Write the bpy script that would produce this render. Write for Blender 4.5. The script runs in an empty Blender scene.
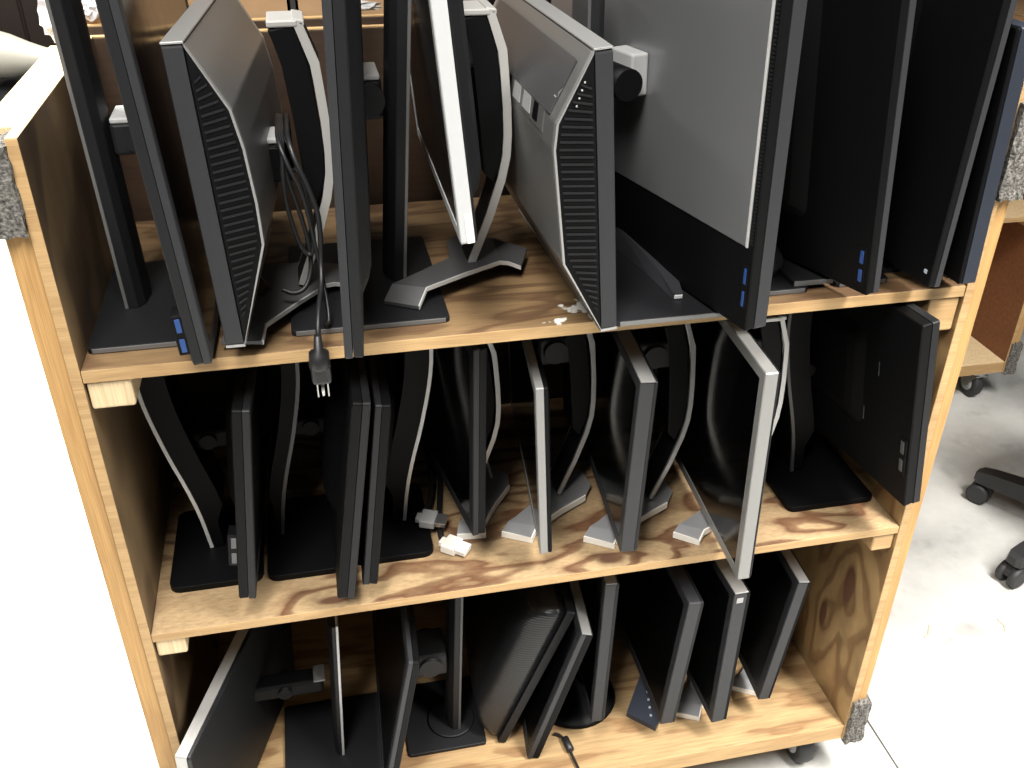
import bpy, bmesh, math, random
from mathutils import Matrix, Vector
random.seed(7)
SC = bpy.context.scene
COL = SC.collection
R = math.radians
Z0 = 1.10                       # height of the top shelf's surface above the floor
S1, S2, S3 = 0.0, -0.4451, -0.9449
W, D = 1.2, 0.507
FLOOR = -Z0

# ------------------------------------------------------------------ materials
MATS = {}
def newmat(name):
    m = bpy.data.materials.new(name); m.use_nodes = True
    nt = m.node_tree; b = nt.nodes['Principled BSDF']
    return m, nt, b
def plain(name, col, rough=.5, metal=0., bump=0., bscale=400., spec=.5):
    m, nt, b = newmat(name)
    b.inputs['Base Color'].default_value = (*col, 1)
    b.inputs['Roughness'].default_value = rough
    b.inputs['Metallic'].default_value = metal
    b.inputs['Specular IOR Level'].default_value = spec
    tc = nt.nodes.new('ShaderNodeTexCoord')
    n = nt.nodes.new('ShaderNodeTexNoise'); n.inputs['Scale'].default_value = bscale
    nt.links.new(tc.outputs['Object'], n.inputs['Vector'])
    mr = nt.nodes.new('ShaderNodeMapRange')
    mr.inputs['To Min'].default_value = max(.02, rough - .06); mr.inputs['To Max'].default_value = min(1, rough + .06)
    nt.links.new(n.outputs['Fac'], mr.inputs['Value']); nt.links.new(mr.outputs['Result'], b.inputs['Roughness'])
    if bump:
        bp = nt.nodes.new('ShaderNodeBump'); bp.inputs['Strength'].default_value = bump; bp.inputs['Distance'].default_value = .001
        nt.links.new(n.outputs['Fac'], bp.inputs['Height']); nt.links.new(bp.outputs['Normal'], b.inputs['Normal'])
    MATS[name] = m
    return m
def ramp(nt, stops):
    r = nt.nodes.new('ShaderNodeValToRGB'); e = r.color_ramp.elements
    while len(e) < len(stops): e.new(.5)
    for k, (p, c) in enumerate(stops): e[k].position = p; e[k].color = (*c, 1)
    return r
def wood(name, base, dark, stretch=(1.2, 6, 6), bands=7., seed=0., knots=(), stains=(), rough=.62, strength=.75):
    """plywood: contour bands of a stretched noise field, fine fibres, oval knots, splashes of old paint"""
    m, nt, b = newmat(name); N = nt.nodes; L = nt.links
    tc = N.new('ShaderNodeTexCoord')
    mp = N.new('ShaderNodeMapping'); mp.inputs['Scale'].default_value = stretch; mp.inputs['Location'].default_value = (seed, seed * .7, seed * .3)
    L.new(tc.outputs['Object'], mp.inputs['Vector'])
    n1 = N.new('ShaderNodeTexNoise'); n1.inputs['Scale'].default_value = 1.3; n1.inputs['Detail'].default_value = 2.5; n1.inputs['Distortion'].default_value = .3
    L.new(mp.outputs['Vector'], n1.inputs['Vector'])
    fld = n1.outputs['Fac']
    kd = None
    for (cx, cy, cz, rx, ry, rz) in knots:
        s = N.new('ShaderNodeVectorMath'); s.operation = 'SUBTRACT'; s.inputs[1].default_value = (cx, cy, cz); L.new(tc.outputs['Object'], s.inputs[0])
        d = N.new('ShaderNodeVectorMath'); d.operation = 'DIVIDE'; d.inputs[1].default_value = (rx, ry, rz); L.new(s.outputs[0], d.inputs[0])
        ln = N.new('ShaderNodeVectorMath'); ln.operation = 'LENGTH'; L.new(d.outputs[0], ln.inputs[0])
        # rings wrap round the knot
        f = N.new('ShaderNodeMapRange'); f.inputs['From Min'].default_value = 0; f.inputs['From Max'].default_value = 5; f.inputs['To Min'].default_value = .28; f.inputs['To Max'].default_value = 0
        L.new(ln.outputs['Value'], f.inputs['Value'])
        a = N.new('ShaderNodeMath'); a.operation = 'ADD'; L.new(fld, a.inputs[0]); L.new(f.outputs['Result'], a.inputs[1]); fld = a.outputs[0]
        q = N.new('ShaderNodeMapRange'); q.inputs['From Min'].default_value = .75; q.inputs['From Max'].default_value = 1.25; q.inputs['To Min'].default_value = 1; q.inputs['To Max'].default_value = 0
        L.new(ln.outputs['Value'], q.inputs['Value'])
        if kd is None: kd = q.outputs['Result']
        else:
            mx = N.new('ShaderNodeMath'); mx.operation = 'MAXIMUM'; L.new(kd, mx.inputs[0]); L.new(q.outputs['Result'], mx.inputs[1]); kd = mx.outputs[0]
    mu = N.new('ShaderNodeMath'); mu.operation = 'MULTIPLY'; mu.inputs[1].default_value = bands; L.new(fld, mu.inputs[0])
    fr = N.new('ShaderNodeMath'); fr.operation = 'FRACT'; L.new(mu.outputs[0], fr.inputs[0])
    rp = ramp(nt, [(0, (0, 0, 0)), (.38, (.08,) * 3), (.56, (.40,) * 3), (.66, (1, 1, 1)), (.86, (.75,) * 3), (.95, (.1,) * 3), (1, (0, 0, 0))])
    L.new(fr.outputs[0], rp.inputs['Fac'])
    mp2 = N.new('ShaderNodeMapping'); mp2.inputs['Scale'].default_value = tuple(v * (8 if v < 3 else 30) for v in stretch); L.new(tc.outputs['Object'], mp2.inputs['Vector'])
    n2 = N.new('ShaderNodeTexNoise'); n2.inputs['Scale'].default_value = 1.; n2.inputs['Detail'].default_value = 4; L.new(mp2.outputs['Vector'], n2.inputs['Vector'])
    st = N.new('ShaderNodeMath'); st.operation = 'MULTIPLY'; st.inputs[1].default_value = strength; L.new(rp.outputs['Color'], st.inputs[0])
    c1 = N.new('ShaderNodeMix'); c1.data_type = 'RGBA'; c1.inputs['A'].default_value = (*base, 1); c1.inputs['B'].default_value = (*dark, 1); L.new(st.outputs[0], c1.inputs['Factor'])
    hv = N.new('ShaderNodeMapRange'); hv.inputs['From Min'].default_value = .3; hv.inputs['From Max'].default_value = .7; hv.inputs['To Min'].default_value = .78; hv.inputs['To Max'].default_value = 1.15; L.new(n2.outputs['Fac'], hv.inputs['Value'])
    c2 = N.new('ShaderNodeMix'); c2.data_type = 'RGBA'; c2.blend_type = 'MULTIPLY'; c2.inputs['Factor'].default_value = 1
    L.new(c1.outputs['Result'], c2.inputs['A']); L.new(hv.outputs['Result'], c2.inputs['B'])
    out = c2.outputs['Result']
    if kd is not None:
        c3 = N.new('ShaderNodeMix'); c3.data_type = 'RGBA'; c3.inputs['B'].default_value = (.10, .042, .022, 1); L.new(out, c3.inputs['A'])
        k9 = N.new('ShaderNodeMath'); k9.operation = 'MULTIPLY'; k9.inputs[1].default_value = .9; L.new(kd, k9.inputs[0]); L.new(k9.outputs[0], c3.inputs['Factor']); out = c3.outputs['Result']
    for (cx, cy, cz, r_) in stains:
        s = N.new('ShaderNodeVectorMath'); s.operation = 'SUBTRACT'; s.inputs[1].default_value = (cx, cy, cz); L.new(tc.outputs['Object'], s.inputs[0])
        ln = N.new('ShaderNodeVectorMath'); ln.operation = 'LENGTH'; L.new(s.outputs[0], ln.inputs[0])
        nz = N.new('ShaderNodeTexNoise'); nz.inputs['Scale'].default_value = 55; nz.inputs['Detail'].default_value = 3; L.new(tc.outputs['Object'], nz.inputs['Vector'])
        a = N.new('ShaderNodeMapRange'); a.inputs['From Min'].default_value = 0; a.inputs['From Max'].default_value = r_; a.inputs['To Min'].default_value = .25; a.inputs['To Max'].default_value = -.22; a.clamp = True
        L.new(ln.outputs['Value'], a.inputs['Value'])
        ad = N.new('ShaderNodeMath'); L.new(a.outputs['Result'], ad.inputs[0]); L.new(nz.outputs['Fac'], ad.inputs[1])
        gt = N.new('ShaderNodeMapRange'); gt.inputs['From Min'].default_value = .60; gt.inputs['From Max'].default_value = .66; L.new(ad.outputs[0], gt.inputs['Value'])
        c4 = N.new('ShaderNodeMix'); c4.data_type = 'RGBA'; c4.inputs['B'].default_value = (.72, .70, .66, 1); L.new(out, c4.inputs['A']); L.new(gt.outputs['Result'], c4.inputs['Factor']); out = c4.outputs['Result']
    L.new(out, b.inputs['Base Color'])
    b.inputs['Roughness'].default_value = rough
    bp = N.new('ShaderNodeBump'); bp.inputs['Strength'].default_value = .15; bp.inputs['Distance'].default_value = .002
    L.new(n2.outputs['Fac'], bp.inputs['Height']); L.new(bp.outputs['Normal'], b.inputs['Normal'])
    MATS[name] = m
    return m
def speckle(name, c1, c2, scale, rough=.9, bump=.6, detail=6., lo=.35, hi=.65):
    m, nt, b = newmat(name); N = nt.nodes; L = nt.links
    tc = N.new('ShaderNodeTexCoord'); n = N.new('ShaderNodeTexNoise'); n.inputs['Scale'].default_value = scale; n.inputs['Detail'].default_value = detail
    L.new(tc.outputs['Object'], n.inputs['Vector']); r = ramp(nt, [(lo, c1), (hi, c2)]); L.new(n.outputs['Fac'], r.inputs['Fac']); L.new(r.outputs['Color'], b.inputs['Base Color'])
    b.inputs['Roughness'].default_value = rough
    bp = N.new('ShaderNodeBump'); bp.inputs['Strength'].default_value = bump; bp.inputs['Distance'].default_value = .004
    L.new(n.outputs['Fac'], bp.inputs['Height']); L.new(bp.outputs['Normal'], b.inputs['Normal'])
    MATS[name] = m
    return m

plain('black', (.0019, .0020, .0024), .55, bump=.12, bscale=900, spec=.14)
plain('charcoal', (.0075, .0079, .0092), .52, bump=.2, bscale=900, spec=.3)
plain('grey_edge', (.021, .022, .025), .5, bump=.2, bscale=900, spec=.4)
plain('navy', (.014, .018, .028), .5, bump=.2, bscale=900, spec=.4)
plain('screen', (.0012, .0013, .0016), .30, spec=.25, bscale=60)
plain('screen_gloss', (.0012, .0013, .0016), .14, spec=.3, bscale=60)
plain('silver', (.165, .165, .163), .38, .4, bscale=500)
plain('slate', (.035, .042, .060), .45)
plain('rim_silver', (.36, .355, .34), .42, .1)
plain('foot_metal', (.42, .42, .43), .36, .6, bscale=500)
plain('trim_metal', (.40, .40, .395), .36, .6, bscale=500)
plain('edge_silver', (.24, .24, .235), .38, .3, bscale=500)
plain('silver_dark', (.085, .085, .088), .42, .35, bscale=500)
plain('silver_bright', (.55, .55, .545), .34, .25, bscale=500)
plain('silver_back', (.24, .246, .256), .33, .6, bscale=600)
plain('pale_plastic', (.46, .47, .475), .45)
plain('pale_grey', (.36, .36, .36), .5)
plain('white_plastic_and_glint', (.82, .80, .74), .5)
plain('pipe_plastic', (.40, .385, .33), .45)
plain('usb_blue', (.014, .052, .19), .4)
plain('steel', (.55, .55, .54), .3, .9)
plain('rubber', (.020, .020, .021), .6)
plain('wheel_grey', (.30, .30, .30), .5)
plain('cord', (.012, .012, .013), .45)
plain('led', (.35, .4, .45), .3)
plain('label_paper', (.55, .55, .55), .6)
plain('red_plastic', (.55, .09, .05), .5)
plain('brown_dark', (.028, .018, .014), .55, bump=.3, bscale=40)
plain('chair_plastic', (.014, .014, .015), .5)
wood('ply_top', (.205, .128, .060), (.085, .043, .019), (2.2, 9, 9), 6., 1.3, stains=((.63, .045, 0, .05), (.655, .02, 0, .035), (.60, .012, 0, .03)), strength=.9)  # darker wood: the shade among the monitors is put into its colour
wood('ply_mid', (.345, .24, .128), (.11, .048, .02), (3.2, 8.5, 8.5), 4.6, 4.1, knots=((.263, .018, S2, .022, .008, .03), (.703, .023, S2, .022, .012, .03)), strength=1.)
wood('ply_low', (.36, .24, .115), (.20, .105, .043), (2.4, 10, 10), 5., 2.2, strength=.85)
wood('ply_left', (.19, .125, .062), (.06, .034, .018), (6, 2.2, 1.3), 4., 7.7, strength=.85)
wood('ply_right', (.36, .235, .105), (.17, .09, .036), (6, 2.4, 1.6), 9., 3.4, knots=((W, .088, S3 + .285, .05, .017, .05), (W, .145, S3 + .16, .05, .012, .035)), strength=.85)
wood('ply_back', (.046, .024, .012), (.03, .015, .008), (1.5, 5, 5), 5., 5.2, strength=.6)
wood('pine_edge', (.47, .305, .14), (.35, .21, .088), (2, 30, 30), 4., 1.1, strength=.6)
wood('pine_post', (.47, .275, .10), (.38, .205, .07), (30, 30, 1.4), 4., 9.1, strength=.6)
wood('pine_pale', (.68, .53, .32), (.54, .38, .20), (30, 30, 2), 5., 2.7, strength=.5)
wood('hardboard', (.18, .068, .026), (.14, .052, .02), (3, 3, 3), 3., 8.8, strength=.4)
wood('cardboard', (.40, .25, .13), (.34, .21, .105), (1, 40, 2), 4., 6.6, strength=.4, rough=.8)
speckle('carpet', (.035, .033, .030), (.21, .198, .18), 260, .95, .9)
speckle('crumple', (.45, .43, .45), (.85, .84, .84), 60, .35, .9)

def concrete():
    m, nt, b = newmat('concrete'); N = nt.nodes; L = nt.links
    tc = N.new('ShaderNodeTexCoord')
    n = N.new('ShaderNodeTexNoise'); n.inputs['Scale'].default_value = 2.2; n.inputs['Detail'].default_value = 8; n.inputs['Roughness'].default_value = .65
    L.new(tc.outputs['Object'], n.inputs['Vector'])
    r = ramp(nt, [(.33, (.34, .335, .32)), (.52, (.47, .465, .445)), (.68, (.56, .555, .53))]); L.new(n.outputs['Fac'], r.inputs['Fac'])
    n2 = N.new('ShaderNodeTexNoise'); n2.inputs['Scale'].default_value = 9; n2.inputs['Detail'].default_value = 4
    L.new(tc.outputs['Object'], n2.inputs['Vector'])
    r2 = ramp(nt, [(.30, (.62, .62, .62)), (.42, (1, 1, 1))]); L.new(n2.outputs['Fac'], r2.inputs['Fac'])
    mx = N.new('ShaderNodeMix'); mx.data_type = 'RGBA'; mx.blend_type = 'MULTIPLY'; mx.inputs['Factor'].default_value = .55
    L.new(r.outputs['Color'], mx.inputs['A']); L.new(r2.outputs['Color'], mx.inputs['B'])
    # saw-cut joint in the slab running from front to back
    sp = N.new('ShaderNodeSeparateXYZ'); L.new(tc.outputs['Object'], sp.inputs[0])
    a = N.new('ShaderNodeMath'); a.operation = 'SUBTRACT'; a.inputs[1].default_value = 1.345; L.new(sp.outputs['X'], a.inputs[0])
    ab = N.new('ShaderNodeMath'); ab.operation = 'ABSOLUTE'; L.new(a.outputs[0], ab.inputs[0])
    lt = N.new('ShaderNodeMath'); lt.operation = 'LESS_THAN'; lt.inputs[1].default_value = .0022; L.new(ab.outputs[0], lt.inputs[0])
    yl = N.new('ShaderNodeMath'); yl.operation = 'LESS_THAN'; yl.inputs[1].default_value = .9; L.new(sp.outputs['Y'], yl.inputs[0])
    an = N.new('ShaderNodeMath'); an.operation = 'MULTIPLY'; L.new(lt.outputs[0], an.inputs[0]); L.new(yl.outputs[0], an.inputs[1])
    m2 = N.new('ShaderNodeMix'); m2.data_type = 'RGBA'; m2.inputs['B'].default_value = (.06, .055, .05, 1)
    L.new(mx.outputs['Result'], m2.inputs['A']); L.new(an.outputs[0], m2.inputs['Factor'])
    L.new(m2.outputs['Result'], b.inputs['Base Color']); b.inputs['Roughness'].default_value = .55
    MATS['concrete'] = m
concrete()

def ribbed():
    m, nt, b = newmat('ribbed_black'); N = nt.nodes; L = nt.links
    b.inputs['Base Color'].default_value = (.008, .0085, .0095, 1); b.inputs['Roughness'].default_value = .33
    tc = N.new('ShaderNodeTexCoord'); w = N.new('ShaderNodeTexWave'); w.bands_direction = 'Z'; w.inputs['Scale'].default_value = 60; w.inputs['Distortion'].default_value = 1.2; w.inputs['Detail'].default_value = 1
    L.new(tc.outputs['Object'], w.inputs['Vector']); bp = N.new('ShaderNodeBump'); bp.inputs['Strength'].default_value = .3; bp.inputs['Distance'].default_value = .0012
    L.new(w.outputs['Fac'], bp.inputs['Height']); L.new(bp.outputs['Normal'], b.inputs['Normal'])
    MATS['ribbed_black'] = m
ribbed()

# ------------------------------------------------------------------ mesh helpers
IDN = lambda p: Vector(p)
class G:
    """collects solids and links them as ONE mesh object; coordinates have z = 0 on the top shelf"""
    def __init__(s, fn=IDN): s.bm = bmesh.new(); s.fn = fn
    def _merge(s, t, fn=None):
        fn = fn or s.fn
        bmesh.ops.recalc_face_normals(t, faces=t.faces)
        mp = {v: s.bm.verts.new(fn(v.co)) for v in t.verts}
        for f in t.faces:
            try: nf = s.bm.faces.new([mp[v] for v in f.verts]); nf.smooth = f.smooth
            except ValueError: pass
        t.free()
    def box(s, lo, hi, bev=0., seg=2, fn=None):
        t = bmesh.new(); bmesh.ops.create_cube(t, size=1)
        for v in t.verts: v.co = Vector([lo[i] + (v.co[i] + .5) * (hi[i] - lo[i]) for i in range(3)])
        if bev:
            bev = min(bev, .45 * min(abs(hi[i] - lo[i]) for i in range(3)))
            bmesh.ops.bevel(t, geom=t.edges[:], offset=bev, segments=seg, affect='EDGES', profile=.5)
        s._merge(t, fn); return s
    def prism(s, poly, c0, c1, axes='XYZ', bev=0., fn=None, seg=2):
        """poly in the first two axes, extruded along the third"""
        t = bmesh.new(); ix = ['XYZ'.index(a) for a in axes]
        def P(a, b, c):
            q = [0, 0, 0]; q[ix[0]] = a; q[ix[1]] = b; q[ix[2]] = c; return q
        A = [t.verts.new(P(a, b, c0)) for a, b in poly]; B = [t.verts.new(P(a, b, c1)) for a, b in poly]
        n = len(poly); t.faces.new(A); t.faces.new(B[::-1])
        for i in range(n): t.faces.new([A[i], B[i], B[(i + 1) % n], A[(i + 1) % n]])
        if bev: bmesh.ops.bevel(t, geom=t.edges[:], offset=bev, segments=seg, affect='EDGES', profile=.5)
        s._merge(t, fn); return s
    def sheet(s, pts, th, fn=None, bev=0.):
        """a plate whose outline points carry their own heights"""
        t = bmesh.new()
        A = [t.verts.new(p) for p in pts]; B = [t.verts.new((p[0], p[1], p[2] - th)) for p in pts]
        n = len(pts); f1 = t.faces.new(A); f2 = t.faces.new(B[::-1])
        for i in range(n): t.faces.new([A[i], B[i], B[(i + 1) % n], A[(i + 1) % n]])
        bmesh.ops.triangulate(t, faces=[f1, f2])
        s._merge(t, fn); return s
    def loft(s, loops, cap=True, fn=None, smooth=False):
        t = bmesh.new(); V = [[t.verts.new(p) for p in lp] for lp in loops]; n = len(loops[0])
        for a, b in zip(V, V[1:]):
            for i in range(n):
                f = t.faces.new([a[i], a[(i + 1) % n], b[(i + 1) % n], b[i]]); f.smooth = smooth
        if cap: t.faces.new(V[0]); t.faces.new(V[-1][::-1])
        s._merge(t, fn); return s
    def tube(s, pts, r, n=10, fn=None, smooth_path=0):
        pts = [Vector(p) for p in pts]
        for _ in range(smooth_path):
            q = [pts[0]]
            for a, b in zip(pts, pts[1:]): q += [a * .75 + b * .25, a * .25 + b * .75]
            pts = q + [pts[-1]]
        rs = r if isinstance(r, (list, tuple)) else [r] * len(pts)
        loops = []; up = Vector((.3, .2, 1)).normalized()
        for i, p in enumerate(pts):
            d = (pts[min(i + 1, len(pts) - 1)] - pts[max(i - 1, 0)]).normalized()
            a = d.cross(up)
            if a.length < .1: a = d.cross(Vector((1, 0, 0)))
            a.normalize(); b = d.cross(a)
            loops.append([p + (a * math.cos(k * 2 * math.pi / n) + b * math.sin(k * 2 * math.pi / n)) * rs[i] for k in range(n)])
        return s.loft(loops, fn=fn, smooth=True)
    def lathe(s, prof, c, axis, n=28, fn=None):
        """prof: (along, radius)"""
        ax = Vector(axis).normalized(); a = ax.orthogonal().normalized(); b = ax.cross(a); c = Vector(c)
        loops = [[c + ax * h + (a * math.cos(k * 2 * math.pi / n) + b * math.sin(k * 2 * math.pi / n)) * max(r, 1e-4) for k in range(n)] for h, r in prof]
        return s.loft(loops, fn=fn, smooth=True)
    def out(s, name, mat, parent=None, sharp=True):
        o3 = Vector((0, 0, Z0)) - (Vector(parent['_w']) if parent is not None else Vector((0, 0, 0)))
        for v in s.bm.verts: v.co += o3
        me = bpy.data.meshes.new(name); s.bm.to_mesh(me); s.bm.free()
        me.materials.append(MATS[mat] if isinstance(mat, str) else mat)
        o = bpy.data.objects.new(name, me); COL.objects.link(o)
        if parent is not None:
            o.parent = parent; o['_w'] = parent['_w']
        return o
def thing(name, label, cat, at, group=None):
    """Empty at the thing's base; at is in shelf coordinates"""
    o = bpy.data.objects.new(name, None); COL.objects.link(o)
    o.location = (at[0], at[1], at[2] + Z0); o['_w'] = (at[0], at[1], at[2] + Z0)
    o.empty_display_size = .05
    o['label'] = label; o['category'] = cat
    if group: o['group'] = group
    return o

# ------------------------------------------------------------------ the cart
def caster(c, x, y, top, r=.048):
    g = G(); g.box((x - .045, y - .035, top - .006), (x + .045, y + .035, top), .001)
    g.lathe([(0, .022), (.018, .022)], (x, y, top - .024), (0, 0, 1), 16)
    for s in (-1, 1):
        g.prism([(y - .02, top - .022), (y + .02, top - .022), (y + .034, FLOOR + r - .006), (y + .014, FLOOR + r - .006)], x + s * .021 - .0015, x + s * .021 + .0015, 'YZX')
    g.box((x - .022, y - .02, top - .026), (x + .022, y + .02, top - .022))
    f = g.out('caster', 'steel', c)
    G().lathe([(-.016, r * .80), (-.013, r * .97), (-.006, r), (.006, r), (.013, r * .97), (.016, r * .80)], (x, y + .024, FLOOR + r), (1, 0, 0)).out('wheel', 'rubber', f)
    G().lathe([(-.018, .012), (-.0175, r * .55), (.0175, r * .55), (.018, .012)], (x, y + .024, FLOOR + r), (1, 0, 0), 20).out('wheel_hub', 'wheel_grey', f)
def cart(label, group):
    c = thing('shelf_cart', label, 'cart', (0, 0, FLOOR), group)
    c['_w'] = (0, 0, Z0)                                  # mesh data stays on the shelf datum (grain layout)
    top, bot = .285, S3 - .040
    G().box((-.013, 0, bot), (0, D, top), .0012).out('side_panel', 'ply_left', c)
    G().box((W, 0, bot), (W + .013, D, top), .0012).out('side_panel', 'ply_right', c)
    # thin raw plywood edges facing the front and the top
    G().box((-.0132, -.0012, bot), (-.0002, 0, top), .0004).out('panel_edge', 'pine_edge', c)
    G().box((W + .0002, -.0012, bot), (W + .0132, 0, top), .0004).out('panel_edge', 'pine_edge', c)
    G().box((-.013, 0, top), (0, D, top + .0012), .0004).out('panel_edge', 'pine_pale', c)  # paler than the front edges, overexposure put into its colour
    G().box((-.041, .002, bot), (-.0135, .042, top - .012), .002).out('corner_post', 'pine_post', c)
    G().box((-.041, D - .04, bot), (-.0135, D, top - .012), .002).out('corner_post', 'pine_post', c)
    G().box((-.052, .05, top - .045), (-.0135, D - .045, top), .002).out('top_rail', 'pine_pale', c)  # pale wood carries the rail's overexposed light in its colour
    G().box((W + .0135, .002, bot), (W + .033, .09, top), .002).out('corner_post', 'pine_post', c)
    G().box((W + .0135, D - .09, bot), (W + .033, D, top), .002).out('corner_post', 'pine_post', c)
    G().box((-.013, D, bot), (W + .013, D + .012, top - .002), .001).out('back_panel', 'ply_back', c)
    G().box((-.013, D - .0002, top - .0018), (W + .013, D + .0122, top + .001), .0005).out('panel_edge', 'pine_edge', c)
    for z, m, th in ((S1, 'ply_top', .018), (S2, 'ply_mid', .0155), (S3, 'ply_low', .038)):
        G().box((.0005, .0012, z - th), (W - .0005, D - .02 if z == S1 else D - .001, z), .0012).out('shelf', m, c)
        G().box((.0005, 0, z - th + .0006), (W - .0005, .0012, z - .0006), .0003).out('shelf_edge', 'pine_edge', c)
    for (x0, x1, z, h) in ((.002, .054, S1 - .0182, .040), (W - .05, W - .002, S1 - .0182, .056), (.002, .044, S2 - .0157, .033), (W - .04, W - .002, S2 - .0157, .036)):
        G().box((x0, .004, z - h), (x1, D - .03, z), .003).out('cleat', 'pine_pale' if x0 < .5 else 'pine_edge', c)
    def pad(x0, x1, z0, z1):
        g = G(); rnd = random.Random(int(x0 * 1000 + z0 * 77))
        t = bmesh.new(); bmesh.ops.create_cube(t, size=1)
        bmesh.ops.subdivide_edges(t, edges=t.edges[:], cuts=7, use_grid_fill=True)
        for v in t.verts:
            p = v.co + Vector((.5, .5, .5))
            v.co = Vector((x0 + p.x * (x1 - x0), -.010 + p.y * .075, z0 + p.z * (z1 - z0)))
            v.co += Vector([rnd.uniform(-.0022, .0022) for _ in range(3)])
        # hollow where the post and panel stand
        g._merge(t); g.out('carpet_pad', 'carpet', c)
    pad(-.055, -.0135, .180, .277)
    pad(W + .004, W + .040, bot - .004, bot + .107)
    pad(W + .004, W + .040, .13, .26)
    for x in (.048, W - .048):
        for y in (.042, D - .1): caster(c, x, y, bot)
    for ch in list(c.children): ch.location = (0, 0, Z0)
    return c
cart_a = cart('large plywood shelf cart in front, loaded with computer monitors on three shelves', 'plywood shelf carts')
def dup(root, loc, rz, label):
    r = root.copy(); COL.objects.link(r); r.location = loc; r.rotation_euler = (0, 0, rz); r['label'] = label
    for ch in list(root.children):
        k = ch.copy(); COL.objects.link(k); k.parent = r
        for q in ch.children:
            d = q.copy(); COL.objects.link(d); d.parent = k
    return r

# ------------------------------------------------------------------ monitors
def panel_frame(prm, face, t):
    """(d, u, v) -> shelf coordinates: d from the screen side to the back, u into the cart, v up"""
    x, y, z, lean, yaw, roll = prm; lean, yaw, roll = R(lean), R(yaw), R(roll)
    U = Vector((math.sin(yaw), math.cos(yaw), 0)); N = Vector((math.cos(yaw), -math.sin(yaw), 0)); Vv = Vector((0, 0, 1))
    N2 = N * math.cos(lean) - Vv * math.sin(lean); V2 = Vv * math.cos(lean) + N * math.sin(lean)
    U3 = U * math.cos(roll) + V2 * math.sin(roll); V3 = V2 * math.cos(roll) - U * math.sin(roll); o = Vector((x, y, z))
    if face == 'R': return lambda p: o + N2 * (t - p[0]) + U3 * p[1] + V3 * p[2]
    return lambda p: o + N2 * p[0] + U3 * p[1] + V3 * p[2]
def rect(d, u0, u1, v0, v1, r=.006, k=4):
    pts = []
    for cx, cy, a0 in ((u1 - r, v1 - r, 0), (u0 + r, v1 - r, 90), (u0 + r, v0 + r, 180), (u1 - r, v0 + r, 270)):
        for i in range(k): a = R(a0 + 90 * i / (k - 1)); pts.append((d, cx + r * math.cos(a), cy + r * math.sin(a)))
    return pts
def bezel_ring(F, root, w, h, tb, b, mat, scr, bb=None):
    bb = bb or b
    G(F).loft([rect(tb, .0004, w - .0004, .0004, h - .0004, .0035), rect(.0012, 0, w, 0, h, .004), rect(0, .0015, w - .0015, .0015, h - .0015, .004),
               rect(0, b, w - b, bb, h - b, .002), rect(.0022, b + .0006, w - b - .0006, bb + .0006, h - b - .0006, .002)]).out('bezel', mat, root)
    G(F).box((.0008, b + .0008, bb + .0008), (.0020, w - b - .0008, h - b - .0008)).out('screen', scr, root)
def panel(root, prm, w, h, t, face, bez='charcoal', back='charcoal', scr='screen', tb=None, b=.017, bb=None, bulge=(.022, .10, .06, .05), stripe=None):
    F = panel_frame(prm, face, t); tb = tb or t * .42
    bezel_ring(F, root, w, h, tb, b, bez, scr, bb)
    L = [rect(tb + .0009, .0012, w - .0012, .0012, h - .0012, .004), rect(t - .0016, .0005, w - .0005, .0005, h - .0005, .004), rect(t, .0022, w - .0022, .0022, h - .0022, .005)]
    if bulge:
        dd, iu, iv, iv2 = bulge
        L += [rect(t + .0002, iu, w - iu, iv, h - iv2, .02), rect(t + dd * .7, iu + .02, w - iu - .02, iv + .015, h - iv2 - .015, .018), rect(t + dd, iu + .035, w - iu - .035, iv + .028, h - iv2 - .028, .015)]
    G(F).loft(L).out('back_cover', back, root)
    return F
def case_panel(root, prm, w, h, t, face, prof):
    """deep old style housing: black bezel, silver shell with a stepped back, louvred black cheeks"""
    F = panel_frame(prm, face, t)
    bezel_ring(F, root, w, h, t - .002, .018, 'grey_edge', 'screen')
    outl = [(t - .001, h)] + [(t + a, h * b) for a, b in prof] + [(t - .001, 0)]
    inset = [(t, h - .004)] + [(t + a - .0028, h * b) for a, b in prof] + [(t, .004)]
    G(F).prism(outl, .006, w - .006, 'XZY', .0025).out('back_shell', 'silver', root)
    rim = G(F)
    for u0, u1 in ((-.0012, .0055), (w - .0055, w + .0012)):
        for a, b, c, d in zip(outl, outl[1:], inset, inset[1:]): rim.prism([a, b, d, c], u0, u1, 'XZY')
    rim.box((.0, -.001, h), (t, w + .001, h + .0028), .001).box((0, -.001, -.0028), (t, w + .001, 0), .001)
    rim.out('silver_rim', 'trim_metal', root)
    def width(v):
        pts = [(p[1], p[0]) for p in inset][::-1]
        for (v0, d0), (v1, d1) in zip(pts, pts[1:]):
            if v0 <= v <= v1: return d0 + (d1 - d0) * (v - v0) / max(1e-6, v1 - v0)
        return t
    for u0, u1, ul in ((-.0004, .0055, -.0018), (w - .0055, w + .0004, w + .0004)):
        cheek = G(F).prism(inset, u0, u1, 'XZY').out('side_cheek', 'black', root)
        g = G(F); v = h * .055
        while v < h * .90:
            e = min(width(v), width(v + .006)) - .004
            if e - t > .006: g.prism([(t + .003, v), (e, v + .006), (e, v + .0085), (t + .003, v + .0025)], ul, ul + .0014, 'XZY')
            v += .0088
        g.out('louvre', 'charcoal', cheek)
    return F
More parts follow.
